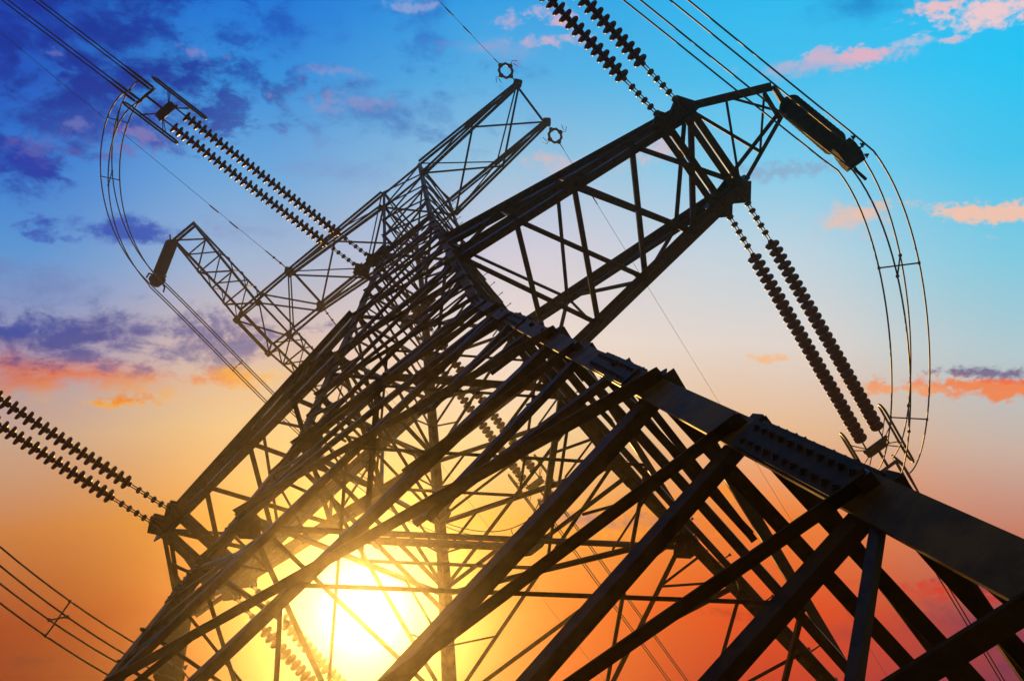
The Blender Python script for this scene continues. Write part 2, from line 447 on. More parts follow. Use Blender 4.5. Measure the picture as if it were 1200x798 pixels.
def zl(y): y = abs(y); return ZL if y < .95 else ZL + (ZT - .15 - ZL) * (y - .95) / (4.98 - .95)
for sy in (-1, 1):
    for k in range(1, 6):
        y0, y1 = sy * ys[k], sy * ys[k + 1]
        a, b = (XI, XO) if k % 2 else (XO, XI)
        strut('brace', (a, y0, zl(y0)), (b, y1, zl(y1)), .06, beam)
        strut('brace', (XI, y0, zl(y0)), (XO, y0, zl(y0)), .06, beam)
        if k < 5: strut('brace', (b, y0, ZT), (a, y1, ZT), .05, beam)
        if k in (1, 2, 3):
            for x in (XI, XO):
                strut('brace', (x, y0, zl(y0)), (x, (y0 + y1) / 2, ZT), .045, beam, (1, 0, 0)); strut('brace', (x, (y0 + y1) / 2, ZT), (x, y1, zl(y1)), .045, beam, (1, 0, 0))
# arm continuing from earth-wire point out to the beam
for sy in (-1, 1):
    for z0, z1 in ((ZT, ZT), (ZT - .9, ZL)):
        strut('chord', (-6.12, sy * .97, z0), (XO, sy * .95, z1), .1, beam, (0, sy, 0))
for (A, B) in (((-6.12, -.97, ZT), (XI, .95, ZT)), ((-6.12, .97, ZT), (XI, -.95, ZT)), ((-6.12, -.97, ZT - .9), (XI, .95, ZL)), ((-6.12, .97, ZT - .9), (XI, -.95, ZL)),
               ((XI, -.95, ZL), (XI, .95, ZL)), ((XO, -.95, ZL), (XO, .95, ZL)), ((XI, -.95, ZL), (XO, .95, ZL)), ((XI, .95, ZL), (XO, -.95, ZL)),
               ((XI, -.95, ZT), (XI, .95, ZT)), ((XO, -.95, ZT), (XO, .95, ZT)), ((XI, -.95, ZL), (XI, -.95, ZT)), ((XI, .95, ZL), (XI, .95, ZT)), ((XO, -.95, ZL), (XO, -.95, ZT)), ((XO, .95, ZL), (XO, .95, ZT))):
    strut('brace', A, B, .06, beam)
for x in (XI, XO):
    for sy in (-1, 1):
        mb = MB(); C_ = M((x, sy * .95, ZL)); plate(mb, C_, (0, 0, 1), (1, 0, 0), .26 * S, .26 * S, .06, .3)
        mb.build('gusset_plate', M_BRACE, beam, C_)

# bracket for the middle phase, on the left of the body
ZMID = 30.5
mb = MB()
for sy in (-1, 1):
    L(mb, (-.6, sy * 1.02, ZMID + .06), (-2.0, sy * 1.06, ZMID + .06), .13, (0, sy, 0), (0, 0, 1))
    L(mb, (-.95, sy * .9, ZMID + 1.6), (-1.9, sy * 1.0, ZMID + .2), .1, (0, sy, 0), (0, 0, 1))
    L(mb, (-.95, sy * .95, ZMID), (.95, sy * .95, ZMID), .13, (0, sy, 0), (0, 0, 1))
L(mb, (-1.28, -1.05, ZMID), (-1.28, 1.05, ZMID), .12, (1, 0, 0), (0, 0, 1))
L(mb, (-1.78, -1.05, ZMID), (-1.78, 1.05, ZMID), .12, (1, 0, 0), (0, 0, 1))
brk = mb.build('middle_bracket', M_BRACE, tower, M((-1.5, 0, ZMID)))
for sy in (-1, 1):
    for x in (-1.26, -1.74):
        mb = MB(); C_ = M((x, sy * 1.08, ZMID)); plate(mb, C_, (0, 0, 1), (1, sy * .7, 0), .36 * S, .42 * S, .025, .1); plate(mb, C_ + Vector((0, 0, .1)), (1, 0, 0), (0, 0, 1), .28 * S, .4 * S, .025, .3)
        bolts(mb, C_ - Vector((0, 0, .015)), (0, 0, -1), (1, 0, 0), 3, 3, .12, .13)
        mb.build('attachment_plate', M_BRACE, brk, C_)

# ------------------------------------------------------------------ insulators
PITCH = .182; NDISC = 30
disc_me = None
def disc_mesh():
    mb = MB()
    r = .162 * S; p = .2 * S
    lathe(mb, (0, 0, 0), (0, 0, 1), [(-.40 * p, .10 * r), (-.32 * p, .34 * r), (-.05 * p, .38 * r), (.0, .62 * r), (.10 * p, .92 * r), (.2 * p, 1.0 * r), (.32 * p, 1.0 * r), (.42 * p, .93 * r), (.36 * p, .8 * r), (.44 * p, .68 * r), (.3 * p, .5 * r), (.34 * p, .40 * r), (.36 * p, .14 * r), (.62 * p, .13 * r)], 16)
    me = bpy.data.meshes.new('disc')
    me.from_pydata(mb.v, [], mb.f); me.polygons.foreach_set('use_smooth', mb.sm); me.materials.append(M_DISC); me.update()
    return me
DISC = disc_mesh()
STR_END = {}
def string(key, A, u, label, lead=1.25, n=NDISC, sag=.1):
    """A attach point in units, u unit direction (drawing units)"""
    u = Vector(u).normalized()
    root = empty('insulator_string', M(A), label, 'insulator', 'disc insulator strings on the pylon')
    A = Vector(A); total = lead + n * PITCH + .25
    def at(s):
        t = s / total
        return A + u * s + Vector((0, 0, -sag * 4 * t * (1 - t) - .02 * s))
    mb = MB()
    # chain of links, shackles and turnbuckle
    tube(mb, [M(at(s)) for s in (0.02, .2)], .02 * S, 6)
    s = .1
    side = perp(u, (0, 0, 1)).cross(u)
    for i in range(5):
        c = M(at(.22 + i * (lead - .3) / 5)); ax = (M(at(.4)) - M(at(.3))).normalized()
        lathe(mb, c - ax * .04, ax, [(0, .03), (.015, .062), (.06, .066), (.08, .03)], 8)
        nx_ = M(at(.22 + (i + 1) * (lead - .3) / 5))
        for o in (-1, 1):
            tube(mb, [c + side * .022 * o, nx_ + side * .022 * o], .011, 5)
    lk = mb.build('link_chain', M_HARD, root, M(at(.1)))
    for i in range(n):
        p0 = M(at(lead + i * PITCH)); ax = (M(at(lead + i * PITCH + .05)) - M(at(lead + i * PITCH - .05))).normalized()
        o = bpy.data.objects.new('disc', DISC); COL.objects.link(o); o.parent = root
        o.location = p0 - M(A)
        o.rotation_mode = 'QUATERNION'; o.rotation_quaternion = (ax + Vector([random.uniform(-.045, .045) for _ in range(3)])).to_track_quat('Z', 'Y')
    mb = MB(); tube(mb, [M(at(lead + (n - .6) * PITCH)), M(at(total + .1))], .022 * S, 6)
    mb.build('end_rod', M_HARD, root, M(at(total)))
    STR_END[key] = (at(total), u)
    return root
UN_R = (-.14, -1, .0); UN_P = (-.078, 1, -.0)
place = {
    'right lower arm': (7.0, 1.18, ZA, (6.76, 7.23)),
    'left lower arm': (-7.0, 1.1, ZA, (-7.24, -6.74)),
    'body below the upper arm': (-1.5, 1.16, ZMID, (-1.74, -1.26))}
LBL = {
 ('right lower arm', -1, 0): 'dark insulator string rising overhead from the right arm, the lower left one of its pair',
 ('right lower arm', -1, 1): 'dark insulator string rising overhead from the right arm, the upper right one of its pair',
 ('right lower arm', 1, 0): 'black insulator string sloping down from the right arm, nearer the tower of its pair',
 ('right lower arm', 1, 1): 'black insulator string sloping down from the right arm, beside the hanging loop cables',
 ('left lower arm', -1, 0): 'reddish insulator string running off the left edge, the lower one of its pair',
 ('left lower arm', -1, 1): 'reddish insulator string running off the left edge, the upper one of its pair',
 ('left lower arm', 1, 0): 'sunlit insulator string below the left arm beside the sun, the left one of its pair',
 ('left lower arm', 1, 1): 'sunlit insulator string below the left arm, the one nearer the sun disc',
 ('body below the upper arm', -1, 0): 'reddish insulator string in the blue upper left sky, the lower one of its pair',
 ('body below the upper arm', -1, 1): 'reddish insulator string in the blue upper left sky, the upper one of its pair',
 ('body below the upper arm', 1, 0): 'brown insulator string seen through the tower body, the left one of its pair',
 ('body below the upper arm', 1, 1): 'brown insulator string seen through the tower body, the right one of its pair'}
for nm, (xc, ya, z, xs) in place.items():
    for sy in (-1, 1):
        for i, x in enumerate(xs):
            if nm.startswith('body'): u = (-.2, -1, 0) if sy < 0 else (-.085, 1, 0)
            elif nm.startswith('left'): u = (-.14, -1, -.03) if sy < 0 else (-.06, 1, -.03)
            else: u = UN_R if sy < 0 else UN_P
            string((nm, sy, i), (x, sy * ya, z), u, LBL[(nm, sy, i)])

# dead-end yokes with arcing rings
YOKE = {}
YL = {('right lower arm', -1): 'dead-end yoke with arcing rings overhead beyond the top edge',
      ('right lower arm', 1): 'dead-end yoke with arcing rings showing just above the near leg at right',
      ('left lower arm', -1): 'dead-end yoke with arcing rings beyond the left edge',
      ('left lower arm', 1): 'dead-end yoke with arcing rings below the sun',
      ('body below the upper arm', -1): 'dead-end yoke with two long arcing rings in the upper left sky',
      ('body below the upper arm', 1): 'dead-end yoke with arcing rings seen through the lower braces'}
for nm in place:
    for sy in (-1, 1):
        (a, u), (b, _) = STR_END[(nm, sy, 0)], STR_END[(nm, sy, 1)]
        c = (a + b) / 2; side = (b - a).normalized(); upv = side.cross(u); upv = upv if upv.z > 0 else -upv
        root = empty('dead_end_yoke', M(c), YL[(nm, sy)], 'yoke', 'dead-end yokes of the line')
        mb = MB(); nrm = upv
        tube(mb, [M(a + u * .02 - side * .1), M(b + u * .02 + side * .1)], .035, 6)
        plate(mb, M(c + u * .12), nrm, side, .62 * S, .24 * S, .03, .3)
        tube(mb, [M(c + u * .2), M(c + u * .75)], .03, 6)
        tube(mb, [M(c + u * .75 - side * .3), M(c + u * .75 + side * .3)], .035, 6)
        ends = []
        for sx_ in (-1, 1):
            tube(mb, [M(c + u * .75 + side * .27 * sx_ - upv * .24), M(c + u * .75 + side * .27 * sx_ + upv * .24)], .035, 6)
            for su in (-1, 1):
                e = c + u * .8 + side * .27 * sx_ + upv * .24 * su; ends.append(e)
                tube(mb, [M(e), M(e + u * .3), M(e + u * .9)], [.03, .034, .022], 6)
        mb.build('yoke_plate', M_HARD, root, M(c))
        for sx_ in (-1, 1):
            mb = MB(); cc = c + side * (.55 * sx_) + u * .12; pts = []
            hl, hr = .72, .17
            for k in range(9): an = math.pi / 2 + math.pi * k / 8; pts.append(cc + u * (-hl + math.cos(an) * hr) + upv * (math.sin(an) * hr))
            for k in range(9): an = -math.pi / 2 + math.pi * k / 8; pts.append(cc + u * (hl + math.cos(an) * hr) + upv * (math.sin(an) * hr))
            tube(mb, [M(p) for p in pts], .026, 6, True)
            for t in (-.45, .35): tube(mb, [M(cc + u * t + upv * hr), M(c + side * .12 * sx_ + u * .12), M(cc + u * t - upv * hr)], .012, 5)
            mb.build('arcing_ring', M_HARD, root, M(cc))
        YOKE[(nm, sy)] = (ends, u, c)

# jumper insulators
def jumper_post(top, bottom, label):
    top, bottom = Vector(top), Vector(bottom); u = (bottom - top).normalized(); Lh = (bottom - top).length
    root = empty('jumper_insulator', M(top), label, 'jumper insulator', 'ribbed jumper insulators at the arm tips')
    mb = MB()
    for o in (-.2, .2): tube(mb, [M(top + Vector((0, o, 0))), M(top + u * .4)], .03, 6)
    mb.build('hanger', M_HARD, root, M(top))
    mb = MB(); prof = [(0, .1), (.05, .2)]
    n = int((Lh - 1.0) / .14)
    for k in range(n):
        t = .08 + k * .14; prof += [(t, .2), (t + .05, .25), (t + .09, .25), (t + .14, .2)]
    prof += [(prof[-1][0] + .06, .2), (prof[-1][0] + .1, .08)]
    lathe(mb, M(top + u * .32), u, [(a * S, b * S) for a, b in prof], 18)
    mb.build('ribbed_body', M_BOOT, root, M(top + u * .32))
    mb = MB(); c = M(bottom - u * .25); side = perp(u, (1, 0, 0))
    plate(mb, c, side, u, .5 * S, .5 * S, .36 * S, .6)
    w = u.cross(side)
    bolts(mb, c + side * .2, side, u, 2, 2, .25, .25, .03, .05)
    for o in (-1, 1):
        tube(mb, [c + w * .12 * o - u * .1, c + w * .34 * o + u * .05, c + w * .36 * o + u * .3], .03, 6)
    mb.build('clamp', M_BOOT, root, c)
    return root
JP = {'R': ((8.97, -.02, ZA), (8.74, .98, 18.5)), 'L': ((-8.82, -4.96, ZT), (-9.6, -4.22, 38.75)), 'L2': ((-8.82, 4.96, ZT), (-9.4, 4.5, 38.6)), 'D': ((-8.3, .7, ZA), (-8.0, .76, 18.4))}
jumper_post(*JP['R'], 'thick black ribbed jumper insulator at the tip of the right arm, against cyan sky')
jumper_post(*JP['L'], 'ribbed jumper insulator with orange lit clamp hanging at the upper left beam tip')
jumper_post(*JP['L2'], 'ribbed jumper insulator at the far end of the upper beam, behind the left leg')
jumper_post(*JP['D'], 'ribbed jumper insulator hanging behind the left leg near the bottom edge')

# ------------------------------------------------------------------ wires
def spacer(mb, ps):
    c = sum((Vector(p) for p in ps), Vector()) / 4
    tube(mb, [ps[0], ps[3]], .014, 5); tube(mb, [ps[1], ps[2]], .014, 5)
    for p in ps:
        d = (c - p) * .06
        tube(mb, [p - d, p + d], .03, 6)
def bundle(name, label, cat, group, fn, n, spac, r=.014, npts=40):
    """fn(i, t) -> point in units of sub-conductor i (4) at t in 0..1"""
    root = empty(name, M(fn(0, 0)), label, cat, group)
    for i in range(4):
        mb = MB(); tube(mb, [M(fn(i, k / npts)) for k in range(npts + 1)], r, 6)
        mb.build('cable', M_WIRE, root, M(fn(i, 0)))
    for t in spac:
        mb = MB(); ps = [M(fn(i, t)) for i in range(4)]; spacer(mb, ps); mb.build('spacer', M_HARD, root, ps[0])
    return root
def bez(a, b, c, t): return a * (1 - t) ** 2 + b * 2 * t * (1 - t) + c * t * t
def bez3(a, b, c, d, t): s = 1 - t; return a * s ** 3 + b * 3 * s * s * t + c * 3 * s * t * t + d * t ** 3
OFF = [(-1, -1), (-1, 1), (1, -1), (1, 1)]
# conductors leaving the tower
CL = {('right lower arm', -1): 'four-cable conductor bundle overhead from the right arm, beyond the top edge',
      ('right lower arm', 1): 'four-cable conductor bundle dropping behind the near leg at lower right',
      ('left lower arm', -1): 'four-cable conductor bundle leaving the left arm beyond the left edge',
      ('left lower arm', 1): 'four-cable conductor bundle leaving the left arm below the sun',
      ('body below the upper arm', -1): 'four-cable conductor bundle running to the upper left corner',
      ('body below the upper arm', 1): 'four-cable conductor bundle crossing the orange sky at lower centre'}
for (nm, sy), (ends, u, c) in YOKE.items():
    def fn(i, t, ends=ends, u=u, sy=sy):
        s = t ** 1.5 * 150
        return ends[i] + u * (.6 + s) + Vector((0, 0, -.055 * s + .00022 * s * s)) * (1 if sy > 0 else .35)
    bundle('conductor_bundle', CL[(nm, sy)], 'power lines', 'conductor bundles of the line', fn, 4, (.2, .33) if sy > 0 else (.25, .36), .015)
# jumpers
def jumper(label, key, chain):
    """chain: list of (start, ctrl1, ctrl2, end) bezier segments per sub-conductor offset"""
    def fn(i, t):
        k = min(int(t * len(chain)), len(chain) - 1); tt = t * len(chain) - k
        a, b, c, d, w0, w1 = chain[k]
        p = bez3(Vector(a), Vector(b), Vector(c), Vector(d), tt)
        tg = (bez3(Vector(a), Vector(b), Vector(c), Vector(d), min(tt + .02, 1)) - bez3(Vector(a), Vector(b), Vector(c), Vector(d), max(tt - .02, 0))).normalized()
        s1 = perp(tg, (1, 0, 0.15)); s2 = tg.cross(s1)
        return p + s1 * (w0 * OFF[i][0]) + s2 * (w0 * OFF[i][1])
    return fn
def yk(nm, sy): ends, u, c = YOKE[(nm, sy)]; return c + u * .95, u
yR0, yR1 = yk('right lower arm', -1)[0], yk('right lower arm', 1)[0]
yM0, yM1 = yk('body below the upper arm', -1)[0], yk('body below the upper arm', 1)[0]
yD0, yD1 = yk('left lower arm', -1)[0], yk('left lower arm', 1)[0]
bR = Vector(JP['R'][1]); bL = Vector(JP['L'][1]); bL2 = Vector(JP['L2'][1]); bD = Vector(JP['D'][1])
V = Vector
fR = jumper('', 'R', [(yR0, yR0 + V((.0, -.3, -1.9)), bR + V((-1.1, -4., .7)), bR, .26, 1), (bR, bR + V((.15, 2.29, -.2)), yR1 + V((.4, -1.13, -1.6)), yR1, .26, 1)])
bundle('jumper_bundle', 'four-cable jumper loop passing under the black jumper insulator at right', 'jumper cables', 'jumper loops round the arms', fR, 4, (.12, .25, .64, .84), .014, 60)
fM = jumper('', 'M', [(yM0, V((-4.35, -9.3, 31.2)), V((-8.3, -7.4, 35.0)), bL, .2, 1), (bL, bL + V((.3, 2.6, -.6)), bL2 + V((0, -2.6, -.6)), bL2, .22, 1), (bL2, bL2 + V((.9, 3.4, -2.6)), yM1 + V((-2.4, .8, -2.2)), yM1, .22, 1)])
bundle('jumper_bundle', 'four-cable jumper loop hanging along the upper left beam', 'jumper cables', 'jumper loops round the arms', fM, 4, (.08, .17, .5, .8, .93), .018, 90)
fD = jumper('', 'D', [(yD0, yD0 + V((0, -.2, -3.0)), bD + V((0, -4, -1.5)), bD, .26, 1), (bD, bD + V((0, 2.6, -1)), yD1 + V((0, 1, -3.0)), yD1, .26, 1)])
bundle('jumper_bundle', 'four-cable jumper loop in the lower left corner', 'jumper cables', 'jumper loops round the arms', fD, 4, (.2, .3, .398, .7, .9), .014, 60)

# earth wires
EW = [((6.14, -1.05, ZT), (.1, -1), 'thin earth wire rising from the peak of the right top arm to the top edge', -.02),
      ((6.14, 1.05, ZT), (-.095, 1), 'thin earth wire dropping across the pale sky from the right top arm', -.035),
      ((-6.14, -1.05, ZT), (-.14, -1), 'thin earth wire running from the left top arm to the left edge', -.03),
      ((-6.14, 1.05, ZT), (-.07, 1), 'thin earth wire passing behind the tower from the left top arm', -.12)]
for A, d, label, slope in EW:
    A = Vector(A)
    if A.x > 0 and d[1] < 0: d = (-.12, -1)
    u = Vector((d[0], d[1], 0)).normalized()
    root = empty('earth_wire', M(A), label, 'earth wire', 'earth wires from the top arms')
    def at(s, A=A, u=u, slope=slope): return A + u * s + V((0, 0, slope * s + .0002 * s * s))
    right = A.x > 0
    s0 = 1.1
    mb = MB(); tube(mb, [M(at(s0 + (k / 30) ** 1.6 * 140)) for k in range(31)], .0075, 5); mb.build('wire', M_WIRE, root, M(A))
    mb = MB(); tube(mb, [M(at(0)), M(at(.25))], .018, 6)
    side = perp(u, (1, 0, 0)); upv = u.cross(side)
    if right:
        c = at(.62); ring = [M(c + u * (.3 * math.cos(k * math.pi / 4)) + side * (.26 * math.sin(k * math.pi / 4)) + upv * .02) for k in range(8)]
        tube(mb, ring, .052, 6, True)
        for k_ in (0, 2, 4, 6): lathe(mb, ring[k_] - V((0, 0, .05)), (0, 0, 1), [(0, .05), (.03, .085), (.09, .085), (.12, .04)], 8)
        for o in (-1, 1):
            q = c + side * .3 * o
            tube(mb, [M(q), M(q + side * .16 * o + u * .1), M(q + side * .3 * o - u * .06)], .012, 5)
            tube(mb, [M(q + side * .12 * o), M(q + side * .16 * o - u * .22)], .012, 5)
        tube(mb, [M(at(.93)), M(at(1.3))], .016, 6)
    else:
        tube(mb, [M(at(.2)), M(at(1.2))], .02, 6)
        for k in range(2):
            c = at(.35 + .35 * k); lathe(mb, M(c), u, [(0, .02), (.02, .05), (.06, .05), (.08, .02)], 8)
    mb.build('clamp', M_HARD, root, M(A))
    for sd in (2.6, 3.6):
        mb = MB(); tube(mb, [M(at(sd) - V((0, 0, .06))), M(at(sd + .45) - V((0, 0, .06)))], [.022, .022], 6); tube(mb, [M(at(sd + .22)), M(at(sd + .22) - V((0, 0, .06)))], .01, 5)
        mb.build('damper', M_HARD, root, M(at(sd)))

# ------------------------------------------------------------------ ground
mb = MB(); G = 260.0; N = 26
for j in range(N + 1):
    for i in range(N + 1):
        x, y = -G + 2 * G * i / N, -G + 2 * G * j / N
        mb.v.append((x, y, .15 * math.sin(x * .11 + 1) * math.sin(y * .09) if abs(x) + abs(y) > 25 else 0.0))
for j in range(N):
    for i in range(N):
        a = j * (N + 1) + i; mb.f.append((a, a + 1, a + N + 2, a + N + 1)); mb.sm.append(True)
g = mb.build('ground', M_SOIL); tag(g, kind='structure', label='dark dry field under the pylon')

# ------------------------------------------------------------------ haze
hz = MB(); hx, z0, z1 = 262.0, -1.5, 48.0
vs = [(x, y, z) for z in (z0, z1) for y in (-hx, hx) for x in (-hx, hx)]
hz.add(vs, [(0, 2, 3, 1), (4, 5, 7, 6), (0, 1, 5, 4), (2, 6, 7, 3), (0, 4, 6, 2), (1, 3, 7, 5)])
hm = bpy.data.materials.new('flare_haze'); hm.use_nodes = True; nt = hm.node_tree; nt.nodes.clear()
out = nt.nodes.new('ShaderNodeOutputMaterial'); pv = nt.nodes.new('ShaderNodeVolumePrincipled')
pv.inputs['Color'].default_value = (.94, .84, .66, 1); pv.inputs['Density'].default_value = 0.0016; pv.inputs['Anisotropy'].default_value = 0.94  # volume added for the sun's flare, its warm glow tinted into the colour
nt.links.new(pv.outputs['Volume'], out.inputs['Volume'])
h = hz.build('haze', hm); tag(h, kind='stuff', label='thin warm-tinted haze added to spread the sun glare over the bars')

# ------------------------------------------------------------------ sun
sl = bpy.data.lights.new('sun', 'SUN'); sl.energy = 4.9; sl.angle = math.radians(.5); sl.color = (1.0, .53, .12)
so = bpy.data.objects.new('sun', sl); COL.objects.link(so)
so.rotation_mode = 'QUATERNION'; so.rotation_quaternion = SUN_DIR.to_track_quat('Z', 'Y'); so.location = (0, 0, 60)

# ------------------------------------------------------------------ sky
W = bpy.data.worlds.new('World'); sc.world = W; W.use_nodes = True
nt = W.node_tree; nt.nodes.clear()
def lin(c):
    return tuple(((x / 255) / 12.92 if x / 255 <= .04045 else ((x / 255 + .055) / 1.055) ** 2.4) for x in c)
class NX:
    """tiny expression helper over math nodes"""
    def __init__(s, sock): s.s = sock
def math_(op, *a, clamp=False):
    n = nt.nodes.new('ShaderNodeMath'); n.operation = op; n.use_clamp = clamp
    for i, x in enumerate(a):
        if isinstance(x, (int, float)): n.inputs[i].default_value = x
        else: nt.links.new(x, n.inputs[i])
    return n.outputs[0]
def dot_(vec, c):
    n = nt.nodes.new('ShaderNodeVectorMath'); n.operation = 'DOT_PRODUCT'; nt.links.new(vec, n.inputs[0]); n.inputs[1].default_value = tuple(c); return n.outputs['Value']
def mixc(f, a, b, mode='MIX'):
    n = nt.nodes.new('ShaderNodeMix'); n.data_type = 'RGBA'; n.blend_type = mode
    for k, x in (('Factor', f), ('A', a), ('B', b)):
        if isinstance(x, (int, float)): n.inputs[k].default_value = x
        elif isinstance(x, tuple): n.inputs[k].default_value = (*x, 1)
        else: nt.links.new(x, n.inputs[k])
    return n.outputs['Result']
def smooth(x, a, b, lo=0.0, hi=1.0):
    n = nt.nodes.new('ShaderNodeMapRange'); n.interpolation_type = 'SMOOTHSTEP'
    nt.links.new(x, n.inputs['Value']); n.inputs['From Min'].default_value = a; n.inputs['From Max'].default_value = b
    n.inputs['To Min'].default_value = lo; n.inputs['To Max'].default_value = hi
    return n.outputs['Result']
geo = nt.nodes.new('ShaderNodeNewGeometry'); tc = nt.nodes.new('ShaderNodeTexCoord')
D = tc.outputs['Generated']
a_ = dot_(D, UP); b_ = dot_(D, RIGHT); c_ = dot_(D, FWD)
def ab(u, v): r = ray(u, v); return r.dot(UP), r.dot(RIGHT)
rows = [0, 100, 200, 300, 400, 500, 600, 700, 798]
cols = {
0: [(6, 50, 168), (12, 82, 192), (34, 122, 212), (80, 148, 212), (146, 146, 184), (194, 160, 138), (194, 118, 62), (150, 48, 26), (118, 24, 22)],
 300: [(14, 118, 216), (44, 144, 222), (104, 168, 222), (160, 182, 212), (210, 186, 178), (224, 188, 134), (212, 138, 50), (176, 70, 10), (160, 50, 10)],
 600: [(46, 160, 230), (84, 176, 230), (148, 194, 224), (206, 204, 220), (234, 217, 206), (232, 200, 146), (224, 150, 56), (222, 98, 20), (214, 76, 20)],
 900: [(36, 186, 242), (64, 192, 240), (126, 204, 238), (192, 213, 226), (224, 214, 208), (230, 186, 146), (236, 126, 52), (222, 70, 28), (178, 40, 40)],
 1200: [(30, 186, 243), (18, 197, 247), (64, 197, 240), (126, 204, 229), (178, 203, 211), (202, 178, 164), (198, 122, 100), (156, 62, 64), (54, 28, 84)]}
A0, A1 = -.42, .42
def ramp(vals):
    n = nt.nodes.new('ShaderNodeValToRGB'); cr = n.color_ramp; cr.interpolation = 'EASE'
    pts = []
    for y, cc in zip(rows, vals):
        pts.append(((ab(600, y)[0] - A0) / (A1 - A0), lin(cc)))
    pts.sort()
    cr.elements[0].position = pts[0][0]; cr.elements[0].color = (*pts[0][1], 1)
    cr.elements[1].position = pts[-1][0]; cr.elements[1].color = (*pts[-1][1], 1)
    for p, cc in pts[1:-1]:
        e = cr.elements.new(p); e.color = (*cc, 1)
    cr.interpolation = 'LINEAR'
    nt.links.new(fac, n.inputs['Fac'])
    return n.outputs['Color']
# slight wobble so that the bands are not perfectly straight
nz = nt.nodes.new('ShaderNodeTexNoise'); nz.inputs['Scale'].default_value = 2.2; nz.inputs['Detail'].default_value = 3; nt.links.new(D, nz.inputs['Vector'])
aw = math_('ADD', a_, math_('MULTIPLY', math_('SUBTRACT', nz.outputs['Fac'], .5), .09))
ad = math_('DIVIDE', aw, math_('MAXIMUM', math_('ADD', math_('MULTIPLY', c_, .0), 1.0), .2))
n = nt.nodes.new('ShaderNodeMapRange'); nt.links.new(ad, n.inputs['Value']); n.inputs['From Min'].default_value = A0; n.inputs['From Max'].default_value = A1
fac = n.outputs['Result']
cx_ = sorted(cols)
sky = ramp(cols[0])
for i in range(1, 5):
    sky = mixc(smooth(b_, ab(cx_[i - 1], 399)[1], ab(cx_[i], 399)[1]), sky, ramp(cols[cx_[i]]))

# clouds: noise-eaten patches at fixed directions
def noise(vec_scale, scale, detail, rough=.6, dist=0.0):
    mp = nt.nodes.new('ShaderNodeCombineXYZ')
    nt.links.new(math_('MULTIPLY', b_, vec_scale[0]), mp.inputs[0]); nt.links.new(math_('MULTIPLY', a_, vec_scale[1]), mp.inputs[1]); nt.links.new(math_('MULTIPLY', c_, vec_scale[2]), mp.inputs[2])
    t = nt.nodes.new('ShaderNodeTexNoise'); nt.links.new(mp.outputs[0], t.inputs['Vector']); t.inputs['Scale'].default_value = scale; t.inputs['Detail'].default_value = detail; t.inputs['Roughness'].default_value = rough; t.inputs['Distortion'].default_value = dist
    return t.outputs['Fac']
nA = noise((1, 1.9, 1), 10.0, 9, .62, .5)
nB = noise((1, 1.5, 1), 34.0, 8, .66, .3)
nAB = math_('ADD', math_('MULTIPLY', math_('SUBTRACT', nA, .5), 3.6), math_('MULTIPLY', math_('SUBTRACT', nB, .5), 2.7))
cbv = nt.nodes.new('ShaderNodeCombineXYZ'); nt.links.new(b_, cbv.inputs[0]); nt.links.new(a_, cbv.inputs[1])
nC = noise((1, 1.3, 1), 95.0, 5, .6, .2)
nSmall = math_('ADD', nAB, math_('MULTIPLY', math_('SUBTRACT', nC, .5), 3.2))
def patch(u, v, ru, rv, soft=.45, dens=1.0, tilt=0.0, amt=1.0):
    a0, b0 = ab(u, v); k = 1.0 / FPX
    n = nt.nodes.new('ShaderNodeVectorMath'); n.operation = 'MULTIPLY_ADD'; nt.links.new(cbv.outputs[0], n.inputs[0])
    n.inputs[1].default_value = (1 / (ru * k), 1 / (rv * k), 0); n.inputs[2].default_value = (-b0 / (ru * k), -a0 / (rv * k), 0)
    l = nt.nodes.new('ShaderNodeVectorMath'); l.operation = 'LENGTH'; nt.links.new(n.outputs[0], l.inputs[0])
    val = math_('SUBTRACT', math_('MULTIPLY', nSmall if rv < 15 else nAB, amt), l.outputs['Value'])
    return smooth(val, -1.05, -1.05 + soft * 1.25, 0.0, dens)
